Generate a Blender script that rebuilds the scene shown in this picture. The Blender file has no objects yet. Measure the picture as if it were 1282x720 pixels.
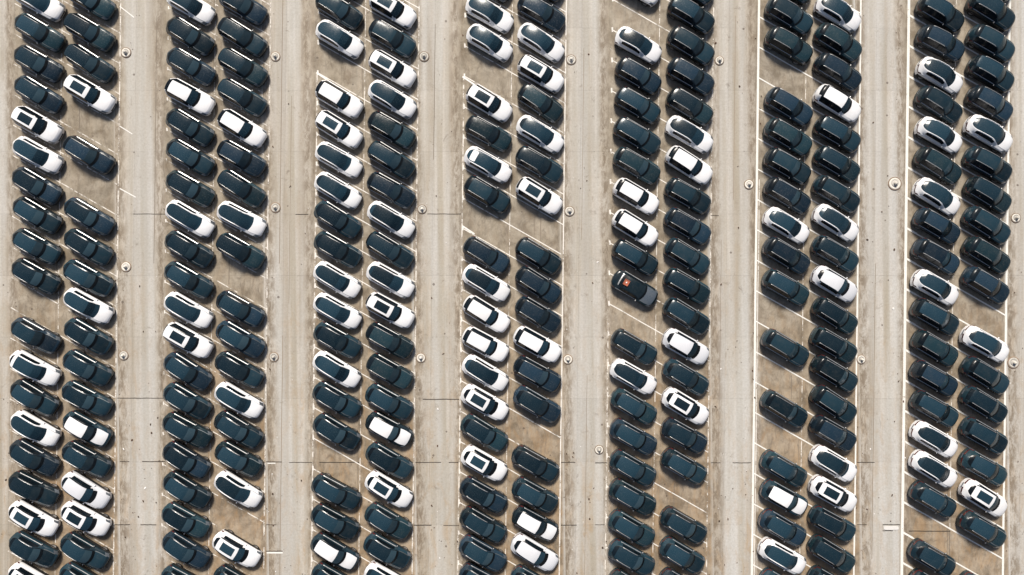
import bpy, bmesh, math, random
import numpy as np
from mathutils import Vector

# ------------------------------------------------------------------ camera, sky, sun
S = bpy.context.scene
COL = S.collection
CAM_H = 66.0            # drone height in metres
FPX = 858.0             # focal length in photo pixels (photo 1282 px wide)

cam_d = bpy.data.cameras.new("camera")
cam_d.sensor_width = 36.0
cam_d.lens = FPX / 1282.0 * 36.0
cam_d.clip_start = 0.5
cam_d.clip_end = 3000.0
cam = bpy.data.objects.new("camera", cam_d)
COL.objects.link(cam)
cam.location = (0, 0, CAM_H)
cam.rotation_euler = (0, 0, 0)
S.camera = cam

SUN_EL = math.radians(46)
SUN_AZ = math.radians(-8)       # sun stands beyond the top edge of the picture, a touch to the left

w = bpy.data.worlds.new("World")
S.world = w
w.use_nodes = True
nt = w.node_tree
nt.nodes.clear()
sky = nt.nodes.new('ShaderNodeTexSky')
sky.sky_type = 'NISHITA'
sky.sun_disc = False
sky.sun_elevation = SUN_EL
sky.sun_rotation = SUN_AZ
sky.dust_density = 3.0
bgn = nt.nodes.new('ShaderNodeBackground')
bgn.inputs['Strength'].default_value = 0.075
wo = nt.nodes.new('ShaderNodeOutputWorld')
nt.links.new(sky.outputs[0], bgn.inputs[0])
nt.links.new(bgn.outputs[0], wo.inputs[0])

sun_d = bpy.data.lights.new("sun", 'SUN')
sun_d.energy = 4.8
sun_d.angle = math.radians(12)
sun_d.color = (1.0, 0.93, 0.835)
sun = bpy.data.objects.new("sun", sun_d)
COL.objects.link(sun)
sdir = Vector((math.sin(SUN_AZ) * math.cos(SUN_EL), math.cos(SUN_AZ) * math.cos(SUN_EL), math.sin(SUN_EL)))
sun.rotation_euler = sdir.to_track_quat('Z', 'Y').to_euler()
sun.location = (0, 40, 60)

S.render.engine = 'CYCLES'
S.view_settings.view_transform = 'Standard'
S.view_settings.look = 'None'
S.view_settings.exposure = 0.13
S.view_settings.gamma = 1.0

rnd = random.Random(7)


def P(px, py, z=0.0):
    """where a point of the survey picture stands on the plane at height z"""
    k = (CAM_H - z) / FPX
    return Vector(((px - 641) * k, (360 - py) * k, z))


# ------------------------------------------------------------------ material helpers
class NB:
    def __init__(s, name):
        s.m = bpy.data.materials.new(name)
        s.m.use_nodes = True
        s.t = s.m.node_tree
        s.p = s.t.nodes['Principled BSDF']
        s.out = s.t.nodes['Material Output']

    def n(s, typ, **kw):
        q = s.t.nodes.new(typ)
        for k, v in kw.items():
            setattr(q, k, v)
        return q

    def l(s, a, b):
        s.t.links.new(a, b)

    def math(s, op, a, b=None, c=None, clamp=False):
        q = s.n('ShaderNodeMath', operation=op)
        q.use_clamp = clamp
        for i, v in enumerate((a, b, c)):
            if v is None:
                continue
            if isinstance(v, (int, float)):
                q.inputs[i].default_value = v
            else:
                s.l(v, q.inputs[i])
        return q.outputs[0]

    def noise(s, vec, scale, detail=3, rough=.55, dist=0.0):
        q = s.n('ShaderNodeTexNoise')
        q.inputs['Scale'].default_value = scale
        q.inputs['Detail'].default_value = detail
        q.inputs['Roughness'].default_value = rough
        q.inputs['Distortion'].default_value = dist
        s.l(vec, q.inputs['Vector'])
        return q.outputs['Fac']

    def ramp(s, fac, a, b, to0=0.0, to1=1.0):
        q = s.n('ShaderNodeMapRange')
        q.interpolation_type = 'SMOOTHSTEP'
        q.inputs['From Min'].default_value = a
        q.inputs['From Max'].default_value = b
        q.inputs['To Min'].default_value = to0
        q.inputs['To Max'].default_value = to1
        s.l(fac, q.inputs['Value'])
        return q.outputs[0]

    def mix(s, fac, a, b, mode='MIX'):
        q = s.n('ShaderNodeMix', data_type='RGBA', blend_type=mode)
        for sock, v in ((q.inputs[0], fac), (q.inputs[6], a), (q.inputs[7], b)):
            if isinstance(v, (int, float)):
                sock.default_value = v
            elif isinstance(v, tuple):
                sock.default_value = v + (1,)
            else:
                s.l(v, sock)
        return q.outputs[2]

    def scaled(s, vec, x, y, z):
        q = s.n('ShaderNodeVectorMath', operation='MULTIPLY')
        s.l(vec, q.inputs[0])
        q.inputs[1].default_value = (x, y, z)
        return q.outputs[0]


def paint(name, base, rough=.28, spec=.5, coat=.0, metal=0.0, dirt=.12, dust=(.32, .28, .22), var=.25, mott=6.0):
    b = NB(name)
    tc = b.n('ShaderNodeTexCoord')
    oi = b.n('ShaderNodeObjectInfo')
    add = b.n('ShaderNodeVectorMath', operation='ADD')
    b.l(tc.outputs['Object'], add.inputs[0])
    cmb = b.n('ShaderNodeCombineXYZ')
    r10 = b.math('MULTIPLY', oi.outputs['Random'], 40.0)
    b.l(r10, cmb.inputs[0]); b.l(r10, cmb.inputs[2])
    b.l(cmb.outputs[0], add.inputs[1])
    v = add.outputs[0]
    n1 = b.noise(v, 1.3, 4, .65)
    n2 = b.noise(v, mott, 4, .7)
    d = b.math('MULTIPLY', b.ramp(n1, .35, .75), b.ramp(n2, .4, .7, .35, 1.0))
    hsv = b.n('ShaderNodeHueSaturation')
    hsv.inputs['Color'].default_value = base + (1,)
    b.l(b.ramp(oi.outputs['Random'], 0, 1, 1 - var, 1 + var), hsv.inputs['Value'])
    c = b.mix(b.math('MULTIPLY', d, dirt), hsv.outputs[0], dust)
    b.l(c, b.p.inputs['Base Color'])
    b.l(b.ramp(n2, .3, .75, rough * .75, rough * 1.5), b.p.inputs['Roughness'])
    b.p.inputs['Specular IOR Level'].default_value = spec
    b.p.inputs['Metallic'].default_value = metal
    b.p.inputs['Coat Weight'].default_value = coat
    b.p.inputs['Coat Roughness'].default_value = .08
    return b.m


M = {}
M['white'] = paint('white_paint', (.80, .80, .81), .32, .5, .3, dirt=.28, dust=(.5, .47, .42), var=.03)
M['pearl'] = paint('pearl_paint', (.66, .67, .70), .32, .5, .3, dirt=.12, dust=(.5, .47, .42), var=.05)
M['black'] = paint('black_paint', (.009, .024, .034), .19, .46, 0, dirt=.06, var=.5)
M['navy'] = paint('navy_paint', (.011, .025, .040), .22, .42, 0, dirt=.06, var=.4)
M['teal'] = paint('teal_paint', (.011, .029, .038), .22, .42, 0, dirt=.07, var=.4)
M['charcoal'] = paint('charcoal_paint', (.022, .029, .035), .2, .45, 0, dirt=.06, var=.4)
M['grey'] = paint('grey_paint', (.075, .095, .12), .32, .5, .2, dirt=.15, var=.15)
M['silver'] = paint('silver_trim', (.42, .42, .42), .35, .5, 0, metal=.6, dirt=.1, var=.05)
M['glass'] = paint('tinted_glass', (.010, .027, .040), .22, .42, 0, dirt=.035, dust=(.3, .32, .3), var=.5, mott=9)
M['screen'] = paint('windscreen_glass', (.022, .042, .054), .14, .5, 0, dirt=.06, dust=(.3, .32, .3), var=.6, mott=9)
M['side_glass'] = paint('side_glass', (.004, .008, .012), .2, .22, 0, dirt=.02, var=.3)
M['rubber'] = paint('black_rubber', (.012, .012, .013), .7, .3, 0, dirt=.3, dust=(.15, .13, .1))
M['seal'] = paint('black_seal', (.003, .005, .007), .5, .2, 0, dirt=.02)
M['edge'] = paint('painted_edge_glint', (.10, .115, .12), .3, .5, 0, dirt=.2, var=.5)  # reflection along dark bonnet edges, painted in as a paler grey
M['gap'] = paint('shaded_panel_joint', (.45, .46, .48), .5, .3, 0, dirt=.2, var=.1)
M['lamp'] = paint('lamp_glass', (.10, .11, .12), .1, .6, .4, dirt=.02)
M['tail'] = paint('red_lamp_glass', (.07, .012, .012), .12, .5, .4, dirt=.03)
M['orange'] = paint('orange_plastic', (.30, .065, .025), .45, .4, 0, dirt=.2, dust=(.75, .45, .3), var=.05)
M['rim'] = paint('alloy_rim', (.3, .3, .31), .35, .5, 0, metal=.6, dirt=.2)

# lot geometry measured off the survey: left edge, right edge of every double row at the picture's middle height
ROWS = [(14.0, 146.5), (206.0, 334.5), (394.0, 520.5), (577.5, 704.5), (762.0, 889.0), (946.0, 1073.5), (1133.5, 1260.0)]
DRIFT = -0.0125        # the rows lean a little against the picture


def XR(x_mid, py):
    return x_mid + (py - 360) * DRIFT


def ground_mat(name, slab=True):
    b = NB(name)
    geo = b.n('ShaderNodeNewGeometry')
    pos = geo.outputs['Position']
    oi = b.n('ShaderNodeObjectInfo')
    sep = b.n('ShaderNodeSeparateXYZ')
    b.l(pos, sep.inputs[0])
    # across-lot coordinate, along the rows
    xr = b.math('ADD', sep.outputs[0], b.math('MULTIPLY', sep.outputs[1], -DRIFT * 1.0 * 1.0))
    # the double rows repeat every 185.7 px = 14.284 m; right edge of one row at px 146.5
    per = 185.7 / 13.0
    x0 = (146.5 - 641) / 13.0
    u = b.math('FRACT', b.math('ADD', b.math('DIVIDE', b.math('SUBTRACT', xr, x0), per), 20.0))  # 0..0.32 aisle, rest stalls
    stall = b.math('MULTIPLY', b.ramp(u, .30, .345), b.ramp(u, .975, 1.0, 1.0, 0.0))
    gut = b.math('ADD', b.ramp(u, .02, .10, 1.0, 0.0), b.math('MULTIPLY', b.ramp(u, .24, .30), b.ramp(u, .30, .36, 1.0, 0.0)))
    # noises
    vs = b.scaled(pos, 2.2, .05, 1)
    streak = b.noise(vs, 1.0, 5, .6)
    vs2 = b.scaled(pos, .8, .016, 1)
    streak2 = b.noise(vs2, 1.0, 3, .5)
    big = b.noise(pos, .10, 4, .6)
    mid = b.noise(pos, .55, 5, .65, .4)
    fine = b.noise(pos, 5.0, 5, .75)
    smear = b.noise(b.scaled(pos, 1.1, .4, 1), 1.0, 5, .65, .9)
    base = b.mix(b.ramp(big, .35, .65), (0.4, 0.374, 0.322), (0.496, 0.474, 0.435))
    # tyre polished tracks in the aisles
    trk = b.math('ADD', b.math('MULTIPLY', b.ramp(u, .085, .10), b.ramp(u, .11, .125, .5, 0)),
                 b.math('MULTIPLY', b.ramp(u, .155, .175), b.ramp(u, .20, .215, 1, 0)))
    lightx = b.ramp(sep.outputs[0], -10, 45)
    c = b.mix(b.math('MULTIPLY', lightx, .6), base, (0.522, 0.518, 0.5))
    c = b.mix(b.math('MULTIPLY', b.ramp(streak, .46, .62), .42), c, (0.609, 0.574, 0.522))
    c = b.mix(b.math('MULTIPLY', b.ramp(streak2, .46, .62), .5), c, (0.296, 0.252, 0.196))
    c = b.mix(b.math('MULTIPLY', trk, b.ramp(big, .35, .6, .15, .6)), c, (0.313, 0.278, 0.209))
    # rust brown wash, stronger towards the near end
    south = b.ramp(sep.outputs[1], -26, 10, 1.0, .0)
    rust = b.math('MULTIPLY', b.ramp(smear, .45, .66), b.ramp(streak, .35, .6, .4, 1.0))
    c = b.mix(b.math('MULTIPLY', rust, b.math('ADD', .12, b.math('MULTIPLY', south, .42))), c, (0.365, 0.235, 0.113))
    # stalls: browner and dirtier
    grime = b.noise(b.scaled(pos, 1.0, .45, 1), 1.6, 6, .75, .5)
    sb = b.mix(b.ramp(mid, .32, .68), b.mix(south, (.145, .12, .085), (.14, .10, .06)), b.mix(south, (0.365, 0.322, 0.252), (0.4, 0.313, 0.217)))
    sb = b.mix(b.math('MULTIPLY', b.ramp(grime, .46, .66), .55), sb, (0.085, 0.065, 0.045))
    sb = b.mix(b.math('MULTIPLY', b.ramp(grime, .42, .30, 0.0, 1.0), .3), sb, (0.505, 0.435, 0.348))
    sb = b.mix(b.math('MULTIPLY', b.ramp(smear, .42, .66), b.ramp(south, 0, 1, .10, .5)), sb, (0.365, 0.217, 0.096))
    c = b.mix(b.math('MULTIPLY', stall, b.ramp(mid, .2, .75, 1.0, .75)), c, sb)
    gn = b.noise(b.scaled(pos, 1.4, .5, 1), 1.3, 6, .8, .3)
    c = b.mix(b.math('MULTIPLY', gut, b.ramp(big, .3, .6, .5, .2)), c, (0.348, 0.287, 0.209))
    c = b.mix(.09, c, (.40, .30, .19))
    cool = b.noise(b.scaled(pos, .5, .03, 1), 1.0, 3, .5)
    c = b.mix(b.math('MULTIPLY', b.math('MULTIPLY', b.math('SUBTRACT', 1.0, stall), b.math('SUBTRACT', 1.0, gut)), b.ramp(cool, .42, .62, .0, .4)), c, (.54, .55, .545))
    c = b.mix(b.math('MULTIPLY', gut, b.ramp(gn, .40, .60, .0, .88)), c, (0.17, 0.13, 0.09))
    pep = b.noise(b.scaled(pos, 2.6, 1.0, 1), 2.0, 4, .8)
    c = b.mix(b.math('MULTIPLY', b.ramp(pep, .60, .68), b.math('ADD', .35, b.math('MULTIPLY', gut, .5))), c, (0.14, 0.11, 0.08))
    # damp dark blotches and pale scuffs
    bl = b.noise(pos, .9, 5, .7, .6)
    c = b.mix(b.math('MULTIPLY', b.ramp(bl, .60, .74), .55), c, (0.13, 0.105, 0.08))
    c = b.mix(b.math('MULTIPLY', b.ramp(bl, .30, .20, .0, 1.0), .5), c, (0.574, 0.539, 0.487))
    damp = b.noise(b.scaled(pos, 1.5, .55, 1), 1.0, 6, .72, 1.2)
    c = b.mix(b.math('MULTIPLY', b.math('MULTIPLY', stall, b.ramp(damp, .50, .68)), .55), c, (.11, .085, .06))
    c = b.mix(b.math('MULTIPLY', b.math('MULTIPLY', b.math('SUBTRACT', 1.0, stall), b.ramp(damp, .60, .70)), .35), c, (.15, .115, .08))
    # small oil drops
    vo = b.n('ShaderNodeTexVoronoi')
    vo.inputs['Scale'].default_value = .8
    b.l(pos, vo.inputs['Vector'])
    vr = b.n('ShaderNodeSeparateColor')
    b.l(vo.outputs['Color'], vr.inputs[0])
    sp = b.math('LESS_THAN', vo.outputs['Distance'], b.math('MULTIPLY', b.ramp(vr.outputs[0], .35, 1.0), .10))
    c = b.mix(b.math('MULTIPLY', sp, .7), c, (0.07, 0.05, 0.04))
    # aggregate grain
    c = b.mix(b.ramp(fine, .3, .7, .0, .32), c, (0.24, 0.205, 0.16))
    if slab:
        hsv = b.n('ShaderNodeHueSaturation')
        b.l(c, hsv.inputs['Color'])
        b.l(b.ramp(oi.outputs['Random'], 0, 1, .97, 1.03), hsv.inputs['Value'])
        c = hsv.outputs[0]
    b.l(c, b.p.inputs['Base Color'])
    b.l(b.ramp(b.noise(b.scaled(pos, 1.0, .12, 1), .6, 4, .6), .42, .62, .42, .92), b.p.inputs['Roughness'])
    b.p.inputs['Specular IOR Level'].default_value = .3
    bp = b.n('ShaderNodeBump')
    bp.inputs['Strength'].default_value = .35
    bp.inputs['Distance'].default_value = .03
    b.l(fine, bp.inputs['Height'])
    b.l(bp.outputs[0], b.p.inputs['Normal'])
    return b.m


def line_mat(name, wear, tone):
    b = NB(name)
    geo = b.n('ShaderNodeNewGeometry')
    pos = geo.outputs['Position']
    n1 = b.noise(pos, 1.1, 5, .7)
    n2 = b.noise(pos, 7.0, 4, .7)
    s = b.math('ADD', b.math('MULTIPLY', n1, .7), b.math('MULTIPLY', n2, .3))
    a = b.ramp(s, wear - .05, wear + .06)
    b.l(b.mix(b.ramp(n2, .3, .7), tone, tuple(x * .84 for x in tone)), b.p.inputs['Base Color'])
    b.p.inputs['Roughness'].default_value = .7
    b.l(a, b.p.inputs['Alpha'])
    return b.m


M['slab'] = ground_mat('concrete_slab')
M['base'] = ground_mat('concrete_ground', False)
M['line'] = line_mat('line_paint', .36, (.82, .80, .75))
M['line_worn'] = line_mat('worn_line_paint', .49, (.78, .73, .66))
M['line_mid'] = line_mat('faded_line_paint', .43, (.80, .76, .70))
M['tar'] = paint('joint_tar', (.035, .028, .022), .8, .2, 0, dirt=.2)
M['seam'] = paint('joint_sand', (.22, .18, .14), .9, .2, 0, dirt=.3)
M['iron'] = paint('cast_iron', (.45, .43, .40), .6, .4, 0, metal=.0, dirt=.4, var=.2)
M['collar'] = paint('collar_concrete', (.62, .59, .53), .85, .3, 0, dirt=.5, dust=(.24, .20, .15), var=.2)
M['rust'] = paint('rusty_ring', (.20, .14, .10), .8, .3, 0, dirt=.5, dust=(.30, .22, .14), var=.3)
M['leaf'] = paint('dry_leaf', (.07, .045, .03), .8, .3, 0, dirt=.4, dust=(.25, .10, .05), var=.5)
M['paper'] = paint('pale_scrap', (.85, .83, .80), .8, .3, 0, dirt=.2)


# ------------------------------------------------------------------ object helpers
def link(name, me, parent=None):
    o = bpy.data.objects.new(name, me)
    COL.objects.link(o)
    if parent is not None:
        o.parent = parent
    return o


def mesh(name, verts, faces, mats, smooth=False, fmat=None):
    me = bpy.data.meshes.new(name)
    me.from_pydata([tuple(v) for v in verts], [], faces)
    for m in (mats if isinstance(mats, (list, tuple)) else [mats]):
        me.materials.append(m)
    if fmat:
        for p, k in zip(me.polygons, fmat):
            p.material_index = k
    if smooth:
        for p in me.polygons:
            p.use_smooth = True
    me.update()
    return me


def prism(poly, z0, z1):
    n = len(poly)
    v = [(p[0], p[1], z0) for p in poly] + [(p[0], p[1], z1) for p in poly]
    f = [list(range(n, 2 * n))] + [[i, (i + 1) % n, n + (i + 1) % n, n + i] for i in range(n)]
    return v, f


# ------------------------------------------------------------------ the ground, its slabs and paint
gp = 900.0
GZ = -0.16
ground = link('ground', mesh('ground', [(-gp, -gp, GZ), (gp, -gp, GZ), (gp, gp, GZ), (-gp, gp, GZ)], [[0, 1, 2, 3]], M['base']))
ground['kind'] = 'structure'
ground['label'] = 'broad concrete car park surface under all the parked cars'

YJ = [-125, -45, 35, 113, 190, 268, 345, 422, 499, 578.5, 657, 736, 815]
XC = [-62, -20]
for k, (a, c) in enumerate(ROWS):
    XC += [a - (3 if k else 0), a + 58, c]
    XC += [c + 20]
XC += [1330]
XC = sorted(XC)
gap = .004
for i in range(len(XC) - 1):
    for j in range(len(YJ) - 1):
        if YJ[j + 1] < -50 or YJ[j] > 770:
            continue
        xa, xb = XC[i], XC[i + 1]
        q = [P(XR(xa, YJ[j + 1]), YJ[j + 1]), P(XR(xb, YJ[j + 1]), YJ[j + 1]), P(XR(xb, YJ[j]), YJ[j]), P(XR(xa, YJ[j]), YJ[j])]
        cx = sum(p.x for p in q) / 4
        cy = sum(p.y for p in q) / 4
        h = rnd.uniform(-.004, .0)
        poly = []
        for p in q:
            poly.append((p.x + (gap if p.x < cx else -gap) - cx, p.y + (gap if p.y < cy else -gap) - cy))
        v, f = prism(poly, -.15, h)
        o = link('concrete_slab', mesh('concrete_slab', v, f, M['slab']), ground)
        o.location = (cx, cy, 0)


def strip(pts, wid, z=.004, th=None):
    """flat ribbon of constant width along points"""
    v, f = [], []
    n = len(pts)
    for i, p in enumerate(pts):
        d = (pts[min(i + 1, n - 1)] - pts[max(i - 1, 0)])
        d.z = 0
        d.normalize()
        s = Vector((-d.y, d.x, 0)) * wid / 2
        v += [(p.x + s.x, p.y + s.y, z), (p.x - s.x, p.y - s.y, z)]
    for i in range(n - 1):
        f.append([2 * i, 2 * i + 1, 2 * i + 3, 2 * i + 2])
    return v, f


def line(pa, pb, wid_px, mat, name='painted_line', z=.004, wob=0.0):
    a, c = P(*pa), P(*pb)
    n = 2 if wob == 0 else 9
    pts = [a.lerp(c, t / (n - 1)) + Vector((rnd.uniform(-wob, wob), rnd.uniform(-wob, wob), 0)) for t in range(n)]
    v, f = strip(pts, wid_px / 13.0, z)
    return link(name, mesh(name, v, f, mat), ground)


# edge lines of the double rows
def edge(xm, y0, y1, wpx, mat, name='edge_line'):
    return line((XR(xm, y0), y0), (XR(xm, y1), y1), wpx, mat, name, wob=.02)


edge(ROWS[6][0], -40, 760, 3.3, M['line'])
edge(ROWS[6][1], -40, 760, 2.6, M['line'])
edge(ROWS[5][0], -40, 760, 2.7, M['line'])
edge(ROWS[5][0] + 3, 225, 760, .9, M['line_mid'])
edge(ROWS[5][1], -40, 760, 1.9, M['line'])
edge(ROWS[4][1], -40, 760, 1.3, M['line_worn'])
edge(ROWS[4][0], 400, 760, 1.4, M['line_worn'])
edge(ROWS[3][1], -40, 760, 1.4, M['line_mid'])
edge(ROWS[3][0], 95, 760, 1.4, M['line_worn'])
edge(ROWS[2][1], -40, 760, 1.4, M['line_worn'])
edge(ROWS[2][0], 90, 760, 1.4, M['line_worn'])
edge(ROWS[1][1], -40, 760, 1.5, M['line_worn'])
edge(ROWS[0][1], -40, 760, 1.5, M['line_worn'])
for k, (a, c) in enumerate(ROWS):
    edge(a + 59.5, -40, 760, 1.0, M['line_worn'], 'centre_line')
    # sanded long joint beside the centre line, its seam shows in the empty stalls
    edge(a + 56.5, -40, 760, .55, M['seam'], 'joint_seam')

# phase of the slanted stall lines: (row, y where one meets the left edge at that edge's x)
PITCH = 38.08
PH = [138.5 - 20.0, 142.0 - 18, 91.0, 247.5, 265.5, 401.7, 628.0]
SL = .572
for k, (a, c) in enumerate(ROWS):
    for n in range(-22, 24):
        y0 = PH[k] + n * PITCH
        xa = XR(a, y0)
        xb = XR(c, y0 + SL * (c - a))
        y1 = y0 + SL * (xb - xa)
        if y1 < -30 or y0 > 745:
            continue
        if k in (5, 6):
            line((xa, y0), (xb, y1), 1.7 if k == 6 else 1.5, M['line'], 'stall_line', .008, .012)
            if k == 6:
                line((xa, y0), (xa + 13, y0 + 13 * SL), 2.4, M['line'], 'stall_line', .012)
        else:
            line((xa, y0), (xb, y1), 1.25, M['line_worn'] if k < 2 else M['line_mid'], 'stall_line', .008, .012)
            if k and k != 1:
                line((xa + .5, y0 - 3), (xa + .8, y0 + 3), 2.0, M['line_mid'], 'stall_tick', .012)
            elif k == 1:
                line((xa + .5, y0 - 2), (xa + .8, y0 + 2), 1.6, M['line_mid'], 'stall_tick', .012)
for (xa, ya, xb, yb, wd) in [(396, 91, 411, 101, 2), (579, 283, 594, 293, 2), (579, 96, 594, 106, 2), (150, 236, 170, 247, 1.4),
                             (150, 158, 166, 168, 1.2), (150, 8, 168, 22, 1.3), (334, 692, 354, 692, 2.0), (335, 580, 345, 580, 1.3)]:
    line((xa, ya), (xb, yb), wd, M['line'], 'painted_line', .016)

# open expansion joints filled with dark tar
for (xa, xb, y) in [(167, 207, 268), (147, 206, 498.5), (150, 162, 578), (178, 207, 578), (143, 163, 657), (176, 196, 657),
                    (370, 386, 268.5), (333, 353, 578.3), (362, 391, 579), (333, 346, 657), (333, 354, 690), (535, 577, 268),
                    (529, 575, 500), (520, 552, 579), (562, 574, 579), (518, 540, 657.5), (555, 575, 658), (702, 720, 579),
                    (745, 760, 579.5), (702, 722, 657.5), (745, 757, 657), (890, 902, 579.5), (917, 940, 579.5), (1073, 1095, 579),
                    (1073, 1085, 657), (1105, 1127, 657), (1105, 1118, 664.5), (1138, 1190, 665), (890, 900, 270), (400, 450, 579)]:
    line((xa, y), (xb, y), rnd.uniform(.7, 1.1), M['tar'], 'tar_joint', .006, .015)
for (x, y0, y1, wd) in [(354, 0, 330, .8), (354, 420, 720, .8), (196.5, 20, 330, .6), (365, 120, 380, .5), (545, 30, 200, .6), (731, 60, 300, .5),
                        (921, 20, 250, .6), (903, 300, 640, .5), (1096, 330, 700, .6), (735, 470, 720, .5), (99.5, 136, 162, .8),
                        (287, 325, 356, .9), (669, 268, 302, .8), (677, 272, 306, 1.0), (991, 470, 500, .9), (1189, 664, 704, 1.0),
                        (844, 605, 634, .8), (453, 78, 100, .7)]:
    line((x, y0), (x + (y1 - y0) * DRIFT, y1), wd, M['seam'], 'joint_seam', .006, .012)

# the pale raised plate by the last aisle
q = []
for t in range(20):
    an = t / 20 * 2 * math.pi
    q.append(((9.3 / 13) * (abs(math.cos(an)) ** .35) * (1 if math.cos(an) > 0 else -1), (2.3 / 13) * (abs(math.sin(an)) ** .5) * (1 if math.sin(an) > 0 else -1)))
v, f = prism(q, 0, .05)
o = link('drain_plate', mesh('drain_plate', v, f, M['paper']))
o.location = P(1115.5, 661)
o['label'] = 'white flat bar set in the concrete beside the last aisle joint'
o['category'] = 'drain plate'


# ------------------------------------------------------------------ round inspection covers
def lathe(prof, n=28):
    v, f = [], []
    for (r, z) in prof:
        for i in range(n):
            a = 2 * math.pi * i / n
            v.append((r * math.cos(a), r * math.sin(a), z))
    for j in range(len(prof) - 1):
        for i in range(n):
            f.append([j * n + i, j * n + (i + 1) % n, (j + 1) * n + (i + 1) % n, (j + 1) * n + i])
    return v, f


def cover_proto():
    r = link('inspection_cover', None)
    v, f = lathe([(.50, 0), (.50, .05), (.44, .06), (.435, .03)])
    link('rim', mesh('rim', v, f, M['rust'], True), r)
    v, f = lathe([(.43, .0), (.43, .07), (.38, .085), (.27, .08), (.26, .05)])
    link('collar', mesh('collar', v, f, M['collar'], True), r)
    v, f = lathe([(.25, .0), (.25, .09), (.20, .12), (.10, .125), (.0, .12)])
    link('lid', mesh('lid', v, f, M['iron'], True), r)
    v, f = lathe([(.13, .12), (.13, .30), (.10, .38), (.05, .42), (.0, .43)], 16)
    link('vent_cap', mesh('vent_cap', v, f, M['collar'], True), r)
    return r


def copy_tree(o, parent=None):
    c = o.copy()
    COL.objects.link(c)
    c.parent = parent
    for ch in o.children:
        copy_tree(ch, c)
    return c


COVERS = [(158, 66, 1, 1.0, 'uppermost'), (158, 334, 1, 1.0, 'middle'), (155, 445, 1, .95, 'lowest'),
          (345, 71, 2, .95, 'uppermost'), (345, 260, 2, 1.0, 'middle'), (343, 447, 2, .95, 'lowest'),
          (531, 71, 3, 1.0, 'uppermost'), (528.5, 262, 3, .9, 'middle'), (527, 448, 3, .95, 'lowest'),
          (715, 75, 4, 1.0, 'uppermost'), (713, 264.5, 4, 1.0, 'second'), (711, 450, 4, .95, 'third'), (750, 563, 4, .9, 'lowest'),
          (900.5, 76, 5, .9, 'uppermost'), (937.5, 231, 5, .95, 'lower'),
          (1120, 230, 6, 1.3, 'upper'), (1078, 450, 6, .9, 'lower'), (1271.5, 273, 7, .95, 'upper'), (1268.5, 454, 7, 1.15, 'lower')]
ORD = ['zeroth', 'first', 'second', 'third', 'fourth', 'fifth', 'sixth', 'seventh', 'eighth', 'ninth', 'tenth', 'eleventh', 'twelfth',
       'thirteenth', 'fourteenth', 'fifteenth', 'sixteenth', 'seventeenth', 'eighteenth', 'nineteenth', 'twentieth', 'twenty-first']
cp = cover_proto()
for n, (x, y, k, s, w_) in enumerate(COVERS):
    o = cp if n == 0 else copy_tree(cp)
    o.location = P(x, y)
    o.location.z = 0
    o.rotation_euler.z = rnd.uniform(0, 6.28)
    o.scale = (s, s, 1)
    if k == 7:
        o['label'] = w_ + ' of the two round concrete covers at the right edge of the picture'
    else:
        o['label'] = '%s round concrete-collared cover in the %s aisle counted from the left' % (w_, ORD[k])
    o['category'] = 'inspection cover'
    o['group'] = 'round inspection covers in the aisles'

# ------------------------------------------------------------------ cars
SHAPES = {
    # x stations: centre line height, half width of roof/bonnet panel, belt height
    'cross': dict(
        zt=[(-2.38, 1.02), (-2.32, 1.14), (-2.2, 1.24), (-2.0, 1.35), (-1.7, 1.47), (-1.2, 1.57), (-.6, 1.63), (-.1, 1.63), (.35, 1.55), (.75, 1.36), (1.1, 1.14), (1.2, 1.06), (1.6, .99), (2.0, .89), (2.25, .77), (2.38, .66)],
        wr=[(-2.38, .12), (-2.14, .20), (-2.06, .34), (-1.94, .46), (-1.78, .55), (-1.5, .60), (-1, .62), (-.2, .625), (.35, .64), (.8, .68), (1.0, .67), (1.18, .69), (1.6, .72), (2.1, .66), (2.38, .58)],
        zb=[(-2.38, .84), (-2.2, .94), (-1.6, .99), (-.5, .95), (.8, .93), (1.3, .90), (1.9, .80), (2.25, .68), (2.38, .58)]),
    'wagon': dict(
        zt=[(-2.38, .95), (-2.34, 1.15), (-2.25, 1.38), (-2.1, 1.56), (-1.8, 1.64), (-1.2, 1.69), (-.6, 1.71), (-.1, 1.70), (.3, 1.64), (.65, 1.45), (1.05, 1.18), (1.2, 1.10), (1.6, 1.05), (2.0, .97), (2.25, .86), (2.38, .70)],
        wr=[(-2.38, .52), (-2.2, .54), (-1.7, .57), (-1, .585), (-.2, .59), (.35, .61), (.8, .68), (1.15, .75), (1.6, .76), (2.1, .71), (2.38, .66)],
        zb=[(-2.38, .88), (-2.2, .98), (-1.6, 1.02), (-.5, 1.0), (.8, .98), (1.3, .96), (1.9, .88), (2.25, .76), (2.38, .62)]),
    'sedan': dict(
        zt=[(-2.38, .85), (-2.32, .98), (-2.1, 1.04), (-1.75, 1.08), (-1.55, 1.16), (-1.15, 1.33), (-.7, 1.43), (-.1, 1.45), (.25, 1.40), (.65, 1.22), (1.05, 1.03), (1.15, .97), (1.6, .92), (2.0, .84), (2.25, .74), (2.38, .64)],
        wr=[(-2.38, .62), (-2.1, .66), (-1.7, .64), (-1, .58), (-.2, .58), (.35, .60), (.8, .67), (1.15, .75), (1.6, .76), (2.1, .72), (2.38, .66)],
        zb=[(-2.38, .78), (-2.2, .90), (-1.6, .94), (-.5, .92), (.8, .90), (1.3, .86), (1.9, .78), (2.25, .66), (2.38, .56)]),
}
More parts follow.
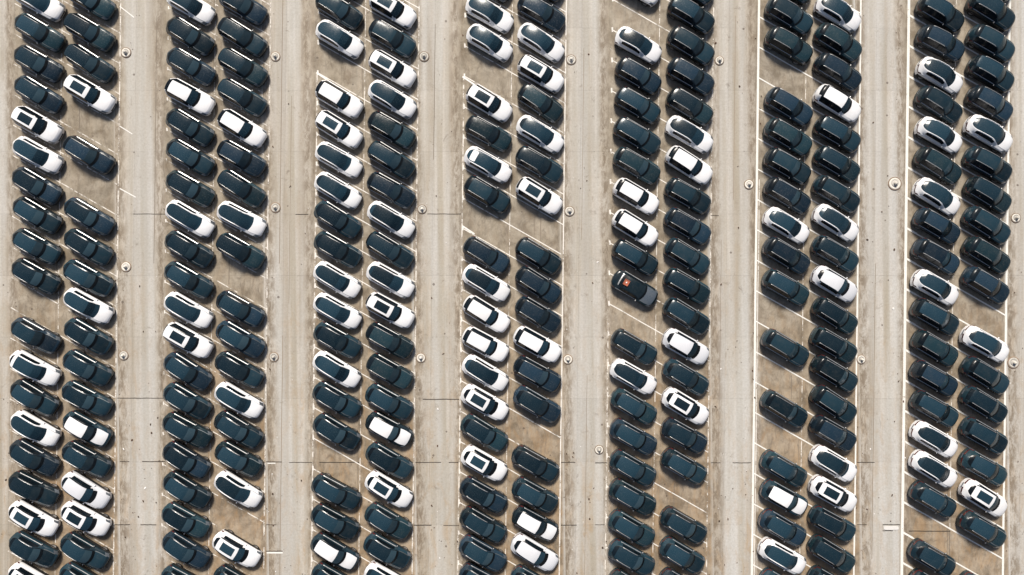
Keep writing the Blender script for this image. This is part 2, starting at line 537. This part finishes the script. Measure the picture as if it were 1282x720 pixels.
XS = [-2.37, -2.38, -2.39, -2.38, -2.32, -2.22, -2.10, -2.0, -1.89, -1.75, -1.55, -1.35, -1.1, -.85, -.6, -.38, -.28, -.05, .18, .36, .52, .68, .82, .96, 1.08, 1.18,
      1.32, 1.5, 1.72, 1.92, 2.08, 2.2, 2.3, 2.38, 2.40, 2.39, 2.36]
CAPS = [.28, .50, .72] + [9] * (len(XS) - 6) + [.56, .42, .24]


def interp(tab, x):
    xs = [t[0] for t in tab]
    ys = [t[1] for t in tab]
    if x <= xs[0]:
        return ys[0]
    if x >= xs[-1]:
        return ys[-1]
    for i in range(len(xs) - 1):
        if xs[i] <= x <= xs[i + 1]:
            break
    # monotone-ish cubic
    h = xs[i + 1] - xs[i]
    t = (x - xs[i]) / h
    d = (ys[i + 1] - ys[i]) / h
    d0 = (ys[i] - ys[i - 1]) / (xs[i] - xs[i - 1]) if i > 0 else d
    d1 = (ys[i + 2] - ys[i + 1]) / (xs[i + 2] - xs[i + 1]) if i + 2 < len(xs) else d
    m0 = 0 if d0 * d <= 0 else 2 * d0 * d / (d0 + d)
    m1 = 0 if d1 * d <= 0 else 2 * d1 * d / (d1 + d)
    return ((2 * t ** 3 - 3 * t ** 2 + 1) * ys[i] + (t ** 3 - 2 * t ** 2 + t) * h * m0 + (-2 * t ** 3 + 3 * t ** 2) * ys[i + 1] + (t ** 3 - t ** 2) * h * m1)


BOW = [(-2.4, -.46), (-2.1, -.34), (-1.7, -.14), (-1.0, 0), (0.0, .0), (.4, .16), (.8, .32), (1.15, .40), (1.7, .38), (2.4, .42)]
BEXP = [(-2.4, 3.0), (-1.7, 2.4), (0, 2.0), (1.2, 2.1), (1.8, 2.6), (2.4, 3.4)]
NR = 14   # rows of the half section


def section(shape, i):
    x = XS[i]
    sh = SHAPES[shape]
    zt, wr, zb = interp(sh['zt'], x), interp(sh['wr'], x), interp(sh['zb'], x)
    end = max(0, (abs(x) - 1.75) / .63)
    wb = .985 - .05 * end ** 2
    wr = min(wr, wb - .17)
    crown = .045
    pts = [(0, zt), (wr * .4, zt - crown * .16), (wr * .78, zt - crown * .6), (wr, zt - crown)]
    ze = zt - crown
    zb = min(zb, ze - .03)
    rim = .02 if shape == 'cross' else 0
    pts.append((wr + .035 + rim, ze - .012 - rim * .2))
    wi = wb - .085
    pts.append((wr + .07 + rim * 1.8, ze - .03 - rim * .6))
    a, c = pts[-1], (wi, zb + .015)
    fr = .68 if shape == 'cross' else .5
    pts.append((a[0] + (c[0] - a[0]) * fr + .012, a[1] + (c[1] - a[1]) * fr))
    pts.append(c)
    pts += [(wb - .035, zb - .005), (wb - .006, zb - .05), (wb, min(.66, zb - .1)), (wb - .02, .50), (wb - .005, .36), (wb - .06, .22)]
    cap = CAPS[i]
    out = []
    bow = interp(BOW, x)
    for (y, z) in pts:
        zz = min(z, cap)
        out.append((x - bow * (abs(y) / .985) ** interp(BEXP, x), y, zz))
    return out


def surf(shape, x, y):
    sh = SHAPES[shape]
    zt, wr = interp(sh['zt'], x), interp(sh['wr'], x)
    return (x - interp(BOW, x) * (abs(y) / .985) ** interp(BEXP, x), y, zt - .045 * (y / wr) ** 2)


def patch(shape, x0, x1, hw, lift, n=5, m=5, round_=0.0):
    v, f = [], []
    for i in range(n):
        x = x0 + (x1 - x0) * i / (n - 1)
        e = abs(2 * i / (n - 1) - 1)
        for j in range(m):
            y = hw * (2 * j / (m - 1) - 1)
            y *= 1 - round_ * e ** 4
            p = surf(shape, x, y)
            v.append((p[0], p[1], p[2] + lift))
    for i in range(n - 1):
        for j in range(m - 1):
            f.append([i * m + j, i * m + j + 1, (i + 1) * m + j + 1, (i + 1) * m + j][::-1])
    # skirt
    ring = [j for j in range(m)] + [i * m + m - 1 for i in range(1, n)] + [(n - 1) * m + j for j in range(m - 2, -1, -1)] + [i * m for i in range(n - 2, 0, -1)]
    base = len(v)
    for r in ring:
        v.append((v[r][0], v[r][1], v[r][2] - lift - .01))
    L = len(ring)
    for t in range(L):
        f.append([ring[t], ring[(t + 1) % L], base + (t + 1) % L, base + t][::-1])
    return v, f


def ixs(x):
    return min(range(3, len(XS) - 3), key=lambda i: abs(XS[i] - x))


DARKBAND = [False]
LIGHT = [False]


def classify(shape, treat, i, j, side):
    """which part a face between stations i,i+1 and rows j,j+1 belongs to"""
    xm = (XS[i] + XS[i + 1]) / 2
    capped = i < 3 or i >= len(XS) - 4
    sn = 'left' if side > 0 else 'right'
    if capped:
        if i >= len(XS) - 4 and 3 <= j <= 8 and i == len(XS) - 4:
            return 'headlight_' + sn
        if i < 3 and j >= 4 and i == 2:
            return 'tail_light_' + sn
        return 'body'
    ws0 = {'cross': .30, 'wagon': .40, 'sedan': .25}[shape]
    rw = {'cross': (-2.09, -1.75), 'wagon': (-2.27, -1.80) if treat == 'plain' else (-2.3, -2.1), 'sedan': (-1.62, -1.0)}[shape]
    if j <= 2:
        if .96 < xm < (1.32 if shape == 'cross' and LIGHT[0] else 1.18):
            return 'cowl'
        if ws0 < xm < .96:
            return 'windshield'
        if xm > 1.18 and xm < 2.25:
            return 'hood'
        if rw[1] < xm < ws0:
            return 'roof'
        if rw[0] < xm < rw[1]:
            return 'rear_window'
        return 'body'
    if j in (3, 4) and treat in ('plain', 'sunroof', 'twotone') and (-2.0 if shape == 'wagon' else -1.8) < xm < .96 and DARKBAND[0]:
        return 'roof_border_' + sn
    if j in (3, 4) and treat in ('plain', 'sunroof', 'twotone') and DARKBAND[0]:
        return 'body'
    if j == 3 and rw[0] < xm < 1.08:
        return 'seal'
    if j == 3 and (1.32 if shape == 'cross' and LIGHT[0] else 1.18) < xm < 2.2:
        return 'hood_gap_' + sn  # shut line; on dark cars it carries the painted edge reflection
    if j == 7 and -1.85 < xm < .8:
        return 'window_trim_' + sn
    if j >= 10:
        return 'flank_shade'  # shade on the lower flanks, put in as black-coloured faces
    if j == 5 or (j == 6 and shape != 'cross'):
        if -.38 < xm < -.28:
            return 'door_pillar_' + sn
        lo = {'cross': -1.6, 'wagon': -2.05, 'sedan': -1.3}[shape]
        if lo < xm < -.3:
            return 'rear_side_window_' + sn
        if -.3 < xm < .7:
            return 'front_side_window_' + sn
    if 4 <= j <= 7 and xm > 2.08:
        return 'headlight_' + sn
    if 7 <= j <= 8 and xm < -2.1:
        return 'tail_light_' + sn
    return 'body'


def build_parts(shape, treat):
    secs = [section(shape, i) for i in range(len(XS))]
    groups = {}
    for i in range(len(XS) - 1):
        for side in (1, -1):
            for j in range(NR - 1):
                q = [secs[i][j], secs[i + 1][j], secs[i + 1][j + 1], secs[i][j + 1]]
                q = [(p[0], p[1] * side, p[2]) for p in q]
                if side < 0:
                    q = q[::-1]
                groups.setdefault(classify(shape, treat, i, j, side), []).append(q)
    return groups


def quads_mesh(name, quads, mats):
    idx, v, f = {}, [], []
    for q in quads:
        r = []
        for p in q:
            k = (round(p[0], 4), round(p[1], 4), round(p[2], 4))
            if k not in idx:
                idx[k] = len(v)
                v.append(p)
            r.append(idx[k])
        r2 = []
        for a in r:
            if a not in r2:
                r2.append(a)
        if len(r2) >= 3:
            f.append(r2)
    return mesh(name, v, f, mats, True)


def wheel_mesh():
    prof = [(0, .0), (.20, .0), (.22, .015), (.24, .01), (.33, .012), (.35, -.02), (.35, -.21), (.30, -.23)]
    n = 20
    v, f, fm = [], [], []
    for (r, y) in prof:
        for i in range(n):
            a = 2 * math.pi * i / n
            v.append((r * math.cos(a), y, r * math.sin(a)))
    for j in range(len(prof) - 1):
        for i in range(n):
            f.append([j * n + i, j * n + (i + 1) % n, (j + 1) * n + (i + 1) % n, (j + 1) * n + i][::-1])
            fm.append(0 if j < 2 else 1)
    return mesh('wheel', v, f, [M['rim'], M['rubber']], True, fm)


WHEEL = wheel_mesh()


def ellipsoid(name, c, r, mat, n=8, m=6, p=.7):
    v, f = [], []
    sg = lambda a: (abs(a) ** p) * (1 if a >= 0 else -1)
    for j in range(m + 1):
        t = math.pi * j / m
        for i in range(n):
            a = 2 * math.pi * i / n
            v.append((c[0] + r[0] * sg(math.sin(t)) * sg(math.cos(a)), c[1] + r[1] * sg(math.sin(t)) * sg(math.sin(a)), c[2] + r[2] * sg(math.cos(t))))
    for j in range(m):
        for i in range(n):
            f.append([j * n + i, (j + 1) * n + i, (j + 1) * n + (i + 1) % n, j * n + (i + 1) % n])
    return mesh(name, v, f, mat, True)


def rail_quads(shape, side, x0, x1):
    out = []
    n = 10
    rings = []
    sh = SHAPES[shape]
    for i in range(n + 1):
        x = x0 + (x1 - x0) * i / n
        wr = interp(sh['wr'], x) + .055
        z = interp(sh['zt'], x) - .06
        xx = x - interp(BOW, x) * (wr / .985) ** interp(BEXP, x)
        e = .055 if 0 < i < n else .0
        y = wr * side
        rings.append([(xx, y - .024, z), (xx, y - .02, z + e), (xx, y + .02, z + e), (xx, y + .024, z)])
    for a, c in zip(rings, rings[1:]):
        for k in range(3):
            out.append([a[k], c[k], c[k + 1], a[k + 1]][::-1])
    return out


PROTO = {}


def car_proto(shape, treat, colour):
    key = (shape, treat, colour)
    if key in PROTO:
        return PROTO[key]
    pm = M[colour]
    two = treat == 'twotone'
    light = colour in ('white', 'pearl')
    root = link('parked_car', None)
    DARKBAND[0] = light or two
    LIGHT[0] = light
    g = build_parts(shape, treat)
    glassroof = treat in ('glass', 'patch', 'hatch')
    mt = {'body': pm, 'hood': pm, 'roof': pm, 'windshield': M['glass'] if light else M['screen'], 'rear_window': M['glass'] if treat in ('glass', 'patch') and colour == 'white' else M['side_glass'], 'cowl': M['seal'], 'flank_shade': M['rubber'], 'roof_border': M['side_glass'], 'door_pillar': M['seal'], 'hood_gap': M['gap'] if light else M['edge'], 'window_trim': pm if light else M['silver'], 'seal': M['seal']}
    if glassroof:
        mt['roof'] = M['glass']
        if light:
            mt['cowl'] = M['glass']
    if two:
        mt['hood'] = M['white']
        mt['roof'] = M['white']
    if treat == 'orange':
        mt['hood'] = M['grey']
    NM = {'roof': 'roof', 'seal': 'roof_seal'}
    if glassroof:
        NM['roof'] = 'glass_roof'
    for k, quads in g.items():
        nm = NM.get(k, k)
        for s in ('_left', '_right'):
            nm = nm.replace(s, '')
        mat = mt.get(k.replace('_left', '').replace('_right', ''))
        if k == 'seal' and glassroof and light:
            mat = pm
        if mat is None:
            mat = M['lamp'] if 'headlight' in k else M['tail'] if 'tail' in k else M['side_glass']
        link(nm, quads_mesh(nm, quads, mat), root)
    if shape != 'sedan' and not (DARKBAND[0] and treat in ('plain', 'sunroof', 'twotone')):
        for s in (1, -1):
            x0 = -1.75 if shape == 'wagon' else -1.45
            link('roof_rail', quads_mesh('roof_rail', rail_quads(shape, s, x0, .15), pm if light else M['silver']), root)
    for s in (1, -1):
        link('side_mirror', ellipsoid('side_mirror', (.62, s * 1.005, .98), (.05, .09, .06), pm if light else M['silver']), root)
        for x in (-1.43, 1.42):
            o = link('wheel', WHEEL, root)
            o.location = (x, s * .968, .35)
            if s < 0:
                o.rotation_euler.z = math.pi
    hw = .40
    if treat == 'sunroof':
        x0, x1 = (-1.35, .0) if shape == 'wagon' else (-1.3, .05)
        v, f = patch(shape, x0, x1, hw, .012)
        link('sunroof', mesh('sunroof', v, f, M['glass'], False), root)
    if treat == 'patch':
        v, f = patch(shape, -1.75, -1.15, .52, .012, 7, 7, .12)
        link('roof_spoiler', mesh('roof_spoiler', v, f, pm), root)
    if treat == 'hatch':
        v, f = patch(shape, -1.85, -1.5, .60, .012, 5, 7)
        link('roof_band', mesh('roof_band', v, f, pm), root)
        v, f = patch(shape, -2.36, -2.15, .56, .012, 5, 7)
        link('tail_spoiler', mesh('tail_spoiler', v, f, pm), root)
    if treat == 'orange':
        # rear shelf frame in pale trim
        link('rear_trim', mesh('rear_trim', *patch(shape, -1.72, -1.62, .56, .012, 3, 7), M['silver']), root)
    # front grille and plates
    v, f = prism([(-.02, -.42), (.02, -.38), (.02, .38), (-.02, .42)], 0, .13)
    o = link('grille', mesh('grille', v, f, M['rubber']), root)
    o.location = (2.395, 0, .36)
    v, f = prism([(-.012, -.25), (.012, -.25), (.012, .25), (-.012, .25)], 0, .11)
    o = link('number_plate', mesh('number_plate', v, f, M['grey']), root)
    o.location = (-2.40, 0, .60)
    PROTO[key] = root
    root['used'] = 0
    return root


# every car of the survey: treatment letters, picture height of its middle.  A gap in the list is an empty stall.
# g white glass roof, r white roof, s white sunroof, h white hatch, p white glass roof with white spoiler, t two-tone, o the orange one
# d dark glass roof, k dark wagon
FILES = [
    (1, 'left', [(51, 40), (48, 310), (45, 600), (44, 730)],
     'g2 d40 d79 d118 s155.5 g194 d232 d269 d308 d346 d420 h461 d498 g537 d573 d612 S650 d688 S727'),
    (1, 'right', [(115, 40), (113, 310), (109.5, 600), (107.5, 730)],
     'd0 k40 k79 s117 k194 d271 d309 d348 g383 d421 d461 d499 t537 d575 R614 S650 d690 d728'),
    (2, 'left', [(240, 80), (238.5, 330), (235, 600), (233, 730)],
     'g7 d45 d83 r121 d159 d197 d236 g274 d312 d350 g388 s426 d465 d502 d539 d576 d614 d652 d689 d730'),
    (2, 'right', [(305, 80), (303, 330), (299, 600), (297, 730)],
     'd7 k46 k84 k122 r160 k198 k236 g274 k314 d387 d425 d463 g501 d538 d575 g613 S688 d731'),
    (3, 'left', [(425.5, 80), (423.5, 330), (421, 600), (419, 730)],
     'd-25 k13 g48 r124 s162 g200 g238 d275 d312 g350 g389 d426 g463 d501 d541 d616 d654 t691 d728'),
    (3, 'right', [(492, 80), (489, 330), (487, 600), (485, 730)],
     's11 k48 s86 g124 k163 k200 k238 g275 k313 g350 s388 k426 k465 d503 t538 d577 S613 d653 d690 g727'),
    (4, 'left', [(612.5, 80), (609, 330), (606, 600), (604, 730)],
     'd-22 g17 g53 s129 k167 p206 k243 k319 g354 r393 r431 g467 S504 d542 S580 d620 d657 d693 d728'),
    (4, 'right', [(677, 80), (674, 330), (670, 600), (668, 730)],
     'k-22 k16 g53 s92 k129 g168 k206 s245 k320 k357 k394 r431 k468 d506 d581 d620 t656 R692 d732'),
    (5, 'left', [(798, 80), (794, 330), (791.5, 600), (789, 730)],
     'r-17 g56 k95 k132 k170 k207 r246 r285 k322 o361 k434 g472 d509 d547 d586 d623 d662 d699 d736'),
    (5, 'right', [(864, 80), (859, 330), (855.5, 600), (853, 730)],
     'k-19 k18 k57 k95 k133 g168 r207 k245 k283 k321 k358 k396 R434 d472 S509 d546 d584 d658 d696 d735'),
    (6, 'left', [(987, 80), (983, 330), (980.5, 600), (978, 730)],
     'k-19 k19 k57 k133 k171 k208 k245 g282 k320 k360 k435 k512 d587 t624 d661 g697 d736'),
    (6, 'right', [(1048.5, 80), (1044, 330), (1041.5, 600), (1039, 730)],
     'g16 k53 k90 r129 k168 k205 k243 g279 k318 R356 k395 k432 k468 k506 k543 g581 S619 k656 k694 k733'),
    (7, 'left', [(1176, 80), (1170, 330), (1167, 600), (1165, 730)],
     'k16 k54 g94 k131 g169 k207 g246 k283 k321 g360 k397 k436 k474 k512 g550 g588 d626 d699 d737'),
    (7, 'right', [(1239, 60), (1233, 330), (1230, 600), (1228, 730)],
     'k-23 k14 k54 k92 k130 g167 k206 k244 k282 k319 k357 g431 k470 k507 k546 d586 S624 d663 d739'),
]
LOOK = {
    'g': 'white crossover with black glass roof', 's': 'white wagon with square dark sunroof', 'r': 'white wagon with plain white roof',
    'S': 'white crossover with dark sunroof', 'R': 'white crossover with plain white roof',
    'h': 'white hatchback with separate rear window', 'p': 'white crossover with white rear spoiler',
    't': 'black car, white roof and bonnet', 'd': 'dark crossover with glass roof', 'k': 'dark wagon with dark painted roof',
    'o': 'black sedan with orange tray on its roof and grey bonnet'}
spec = {'g': ('cross', 'glass', 'white'), 's': ('wagon', 'sunroof', 'white'), 'r': ('wagon', 'plain', 'white'), 'S': ('cross', 'sunroof', 'white'),
        'R': ('cross', 'plain', 'pearl'), 'h': ('cross', 'hatch', 'white'), 'p': ('cross', 'patch', 'white'), 't': ('cross', 'twotone', 'black'),
        'o': ('sedan', 'orange', 'black')}
rc = random.Random(11)
for (row, side, xtab, cars) in FILES:
    for n, tok in enumerate(cars.split()):
        t, y = tok[0], float(tok[1:])
        x = np.interp(y, [a[1] for a in xtab], [a[0] for a in xtab])
        if t == 'd':
            sp = ('cross', 'glass', rc.choice(['black', 'teal', 'black', 'navy', 'black']))
        elif t == 'k':
            sp = rc.choice([('wagon', 'plain', 'black'), ('wagon', 'plain', 'teal'), ('wagon', 'plain', 'navy'), ('wagon', 'glass', 'black'), ('wagon', 'glass', 'teal')])
        else:
            sp = spec[t]
        pr = car_proto(*sp)
        if pr['used']:
            o = copy_tree(pr)
        else:
            o = pr
        pr['used'] = 1
        p = Vector((P(x, y, .45).x, P(x, y, .75).y, 0))
        o.location = (p.x + rc.uniform(-.05, .05), p.y + rc.uniform(-.03, .03), 0)
        o.rotation_euler.z = math.radians(-30.3 + rc.gauss(0, 1.1))
        s = rc.uniform(.97, 1.015)
        o.scale = (s, rc.uniform(.985, 1.01), 1)
        if t == 'o':
            lab = LOOK[t]
        else:
            lab = '%s, %s down the %s file, %s double row from left' % (LOOK[t], ORD[n + 1], side, ORD[row])
        o['label'] = lab
        o['category'] = 'car'
        o['group'] = 'cars parked in the angled stalls'
        if t == 'o':
            tray = link('orange_tray', None)
            v, f = prism([(-.30, -.34), (.26, -.34), (.30, -.28), (.30, .30), (.24, .34), (-.26, .34), (-.30, .28)], 0, .07)
            link('tray_base', mesh('tray_base', v, f, M['orange']), tray)
            for (a, c, hx, hy) in [(-.28, 0, .025, .3), (.28, 0, .025, .3), (0, -.32, .25, .025), (0, .32, .25, .025)]:
                v, f = prism([(a - hx, c - hy), (a + hx, c - hy), (a + hx, c + hy), (a - hx, c + hy)], .07, .13)
                link('tray_wall', mesh('tray_wall', v, f, M['orange']), tray)
            v, f = prism([(-.06, -.09), (.06, -.07), (.08, .06), (-.05, .08)], .07, .12)
            link('tray_insert', mesh('tray_insert', v, f, M['paper']), tray)
            tray.scale = (.85, .85, 1)
            rz = o.rotation_euler.z
            dx, dy = -1.02, .0
            tray.location = (o.location.x + dx * math.cos(rz) - dy * math.sin(rz), o.location.y + dx * math.sin(rz) + dy * math.cos(rz), 1.375)
            tray.rotation_euler = (0, math.radians(-14), rz)
            tray['label'] = 'small orange tray lying on the rear roof of a black sedan'
            tray['category'] = 'tray'
for pr in PROTO.values():
    if 'used' in pr:
        del pr['used']
for o in list(COL.objects):
    if 'used' in o:
        del o['used']

# ------------------------------------------------------------------ blown leaves and scraps
lv, lf, lm = [], [], []
rl = random.Random(3)


def scrap(x, y, L, W, a, mat):
    k = len(lv)
    n = 6
    for i in range(n):
        t = 2 * math.pi * i / n
        u, w_ = L / 2 * math.cos(t) * rl.uniform(.75, 1.15), W / 2 * math.sin(t) * rl.uniform(.7, 1.2)
        lv.append((x + u * math.cos(a) - w_ * math.sin(a), y + u * math.sin(a) + w_ * math.cos(a), .02 + rl.uniform(0, .03)))
    lv.append((x, y, .05))
    for i in range(n):
        lf.append([k + i, k + (i + 1) % n, k + n])
        lm.append(mat)


for i in range(620):
    k = rl.randrange(0, 8)
    a = 146.5 + (k - 1) * 185.7
    px = XR(a + rl.uniform(-2, 62), 360)
    py = rl.uniform(-20, 740) if rl.random() < .5 else 740 - 400 * abs(rl.gauss(0, .4))
    p = P(px + (py - 360) * DRIFT, py)
    big = rl.random() < .22
    L = rl.uniform(.12, .28) if big else rl.uniform(.05, .12)
    scrap(p.x, p.y, L, L * rl.uniform(.4, .8), math.pi / 2 + rl.gauss(0, .5), 0 if rl.random() < .88 else 1)
o = link('fallen_leaves', mesh('fallen_leaves', lv, lf, [M['leaf'], M['paper']], False, lm))
o['kind'] = 'stuff'
o['label'] = 'dry leaves and small scraps scattered over the concrete aisles'
o['category'] = 'leaves'
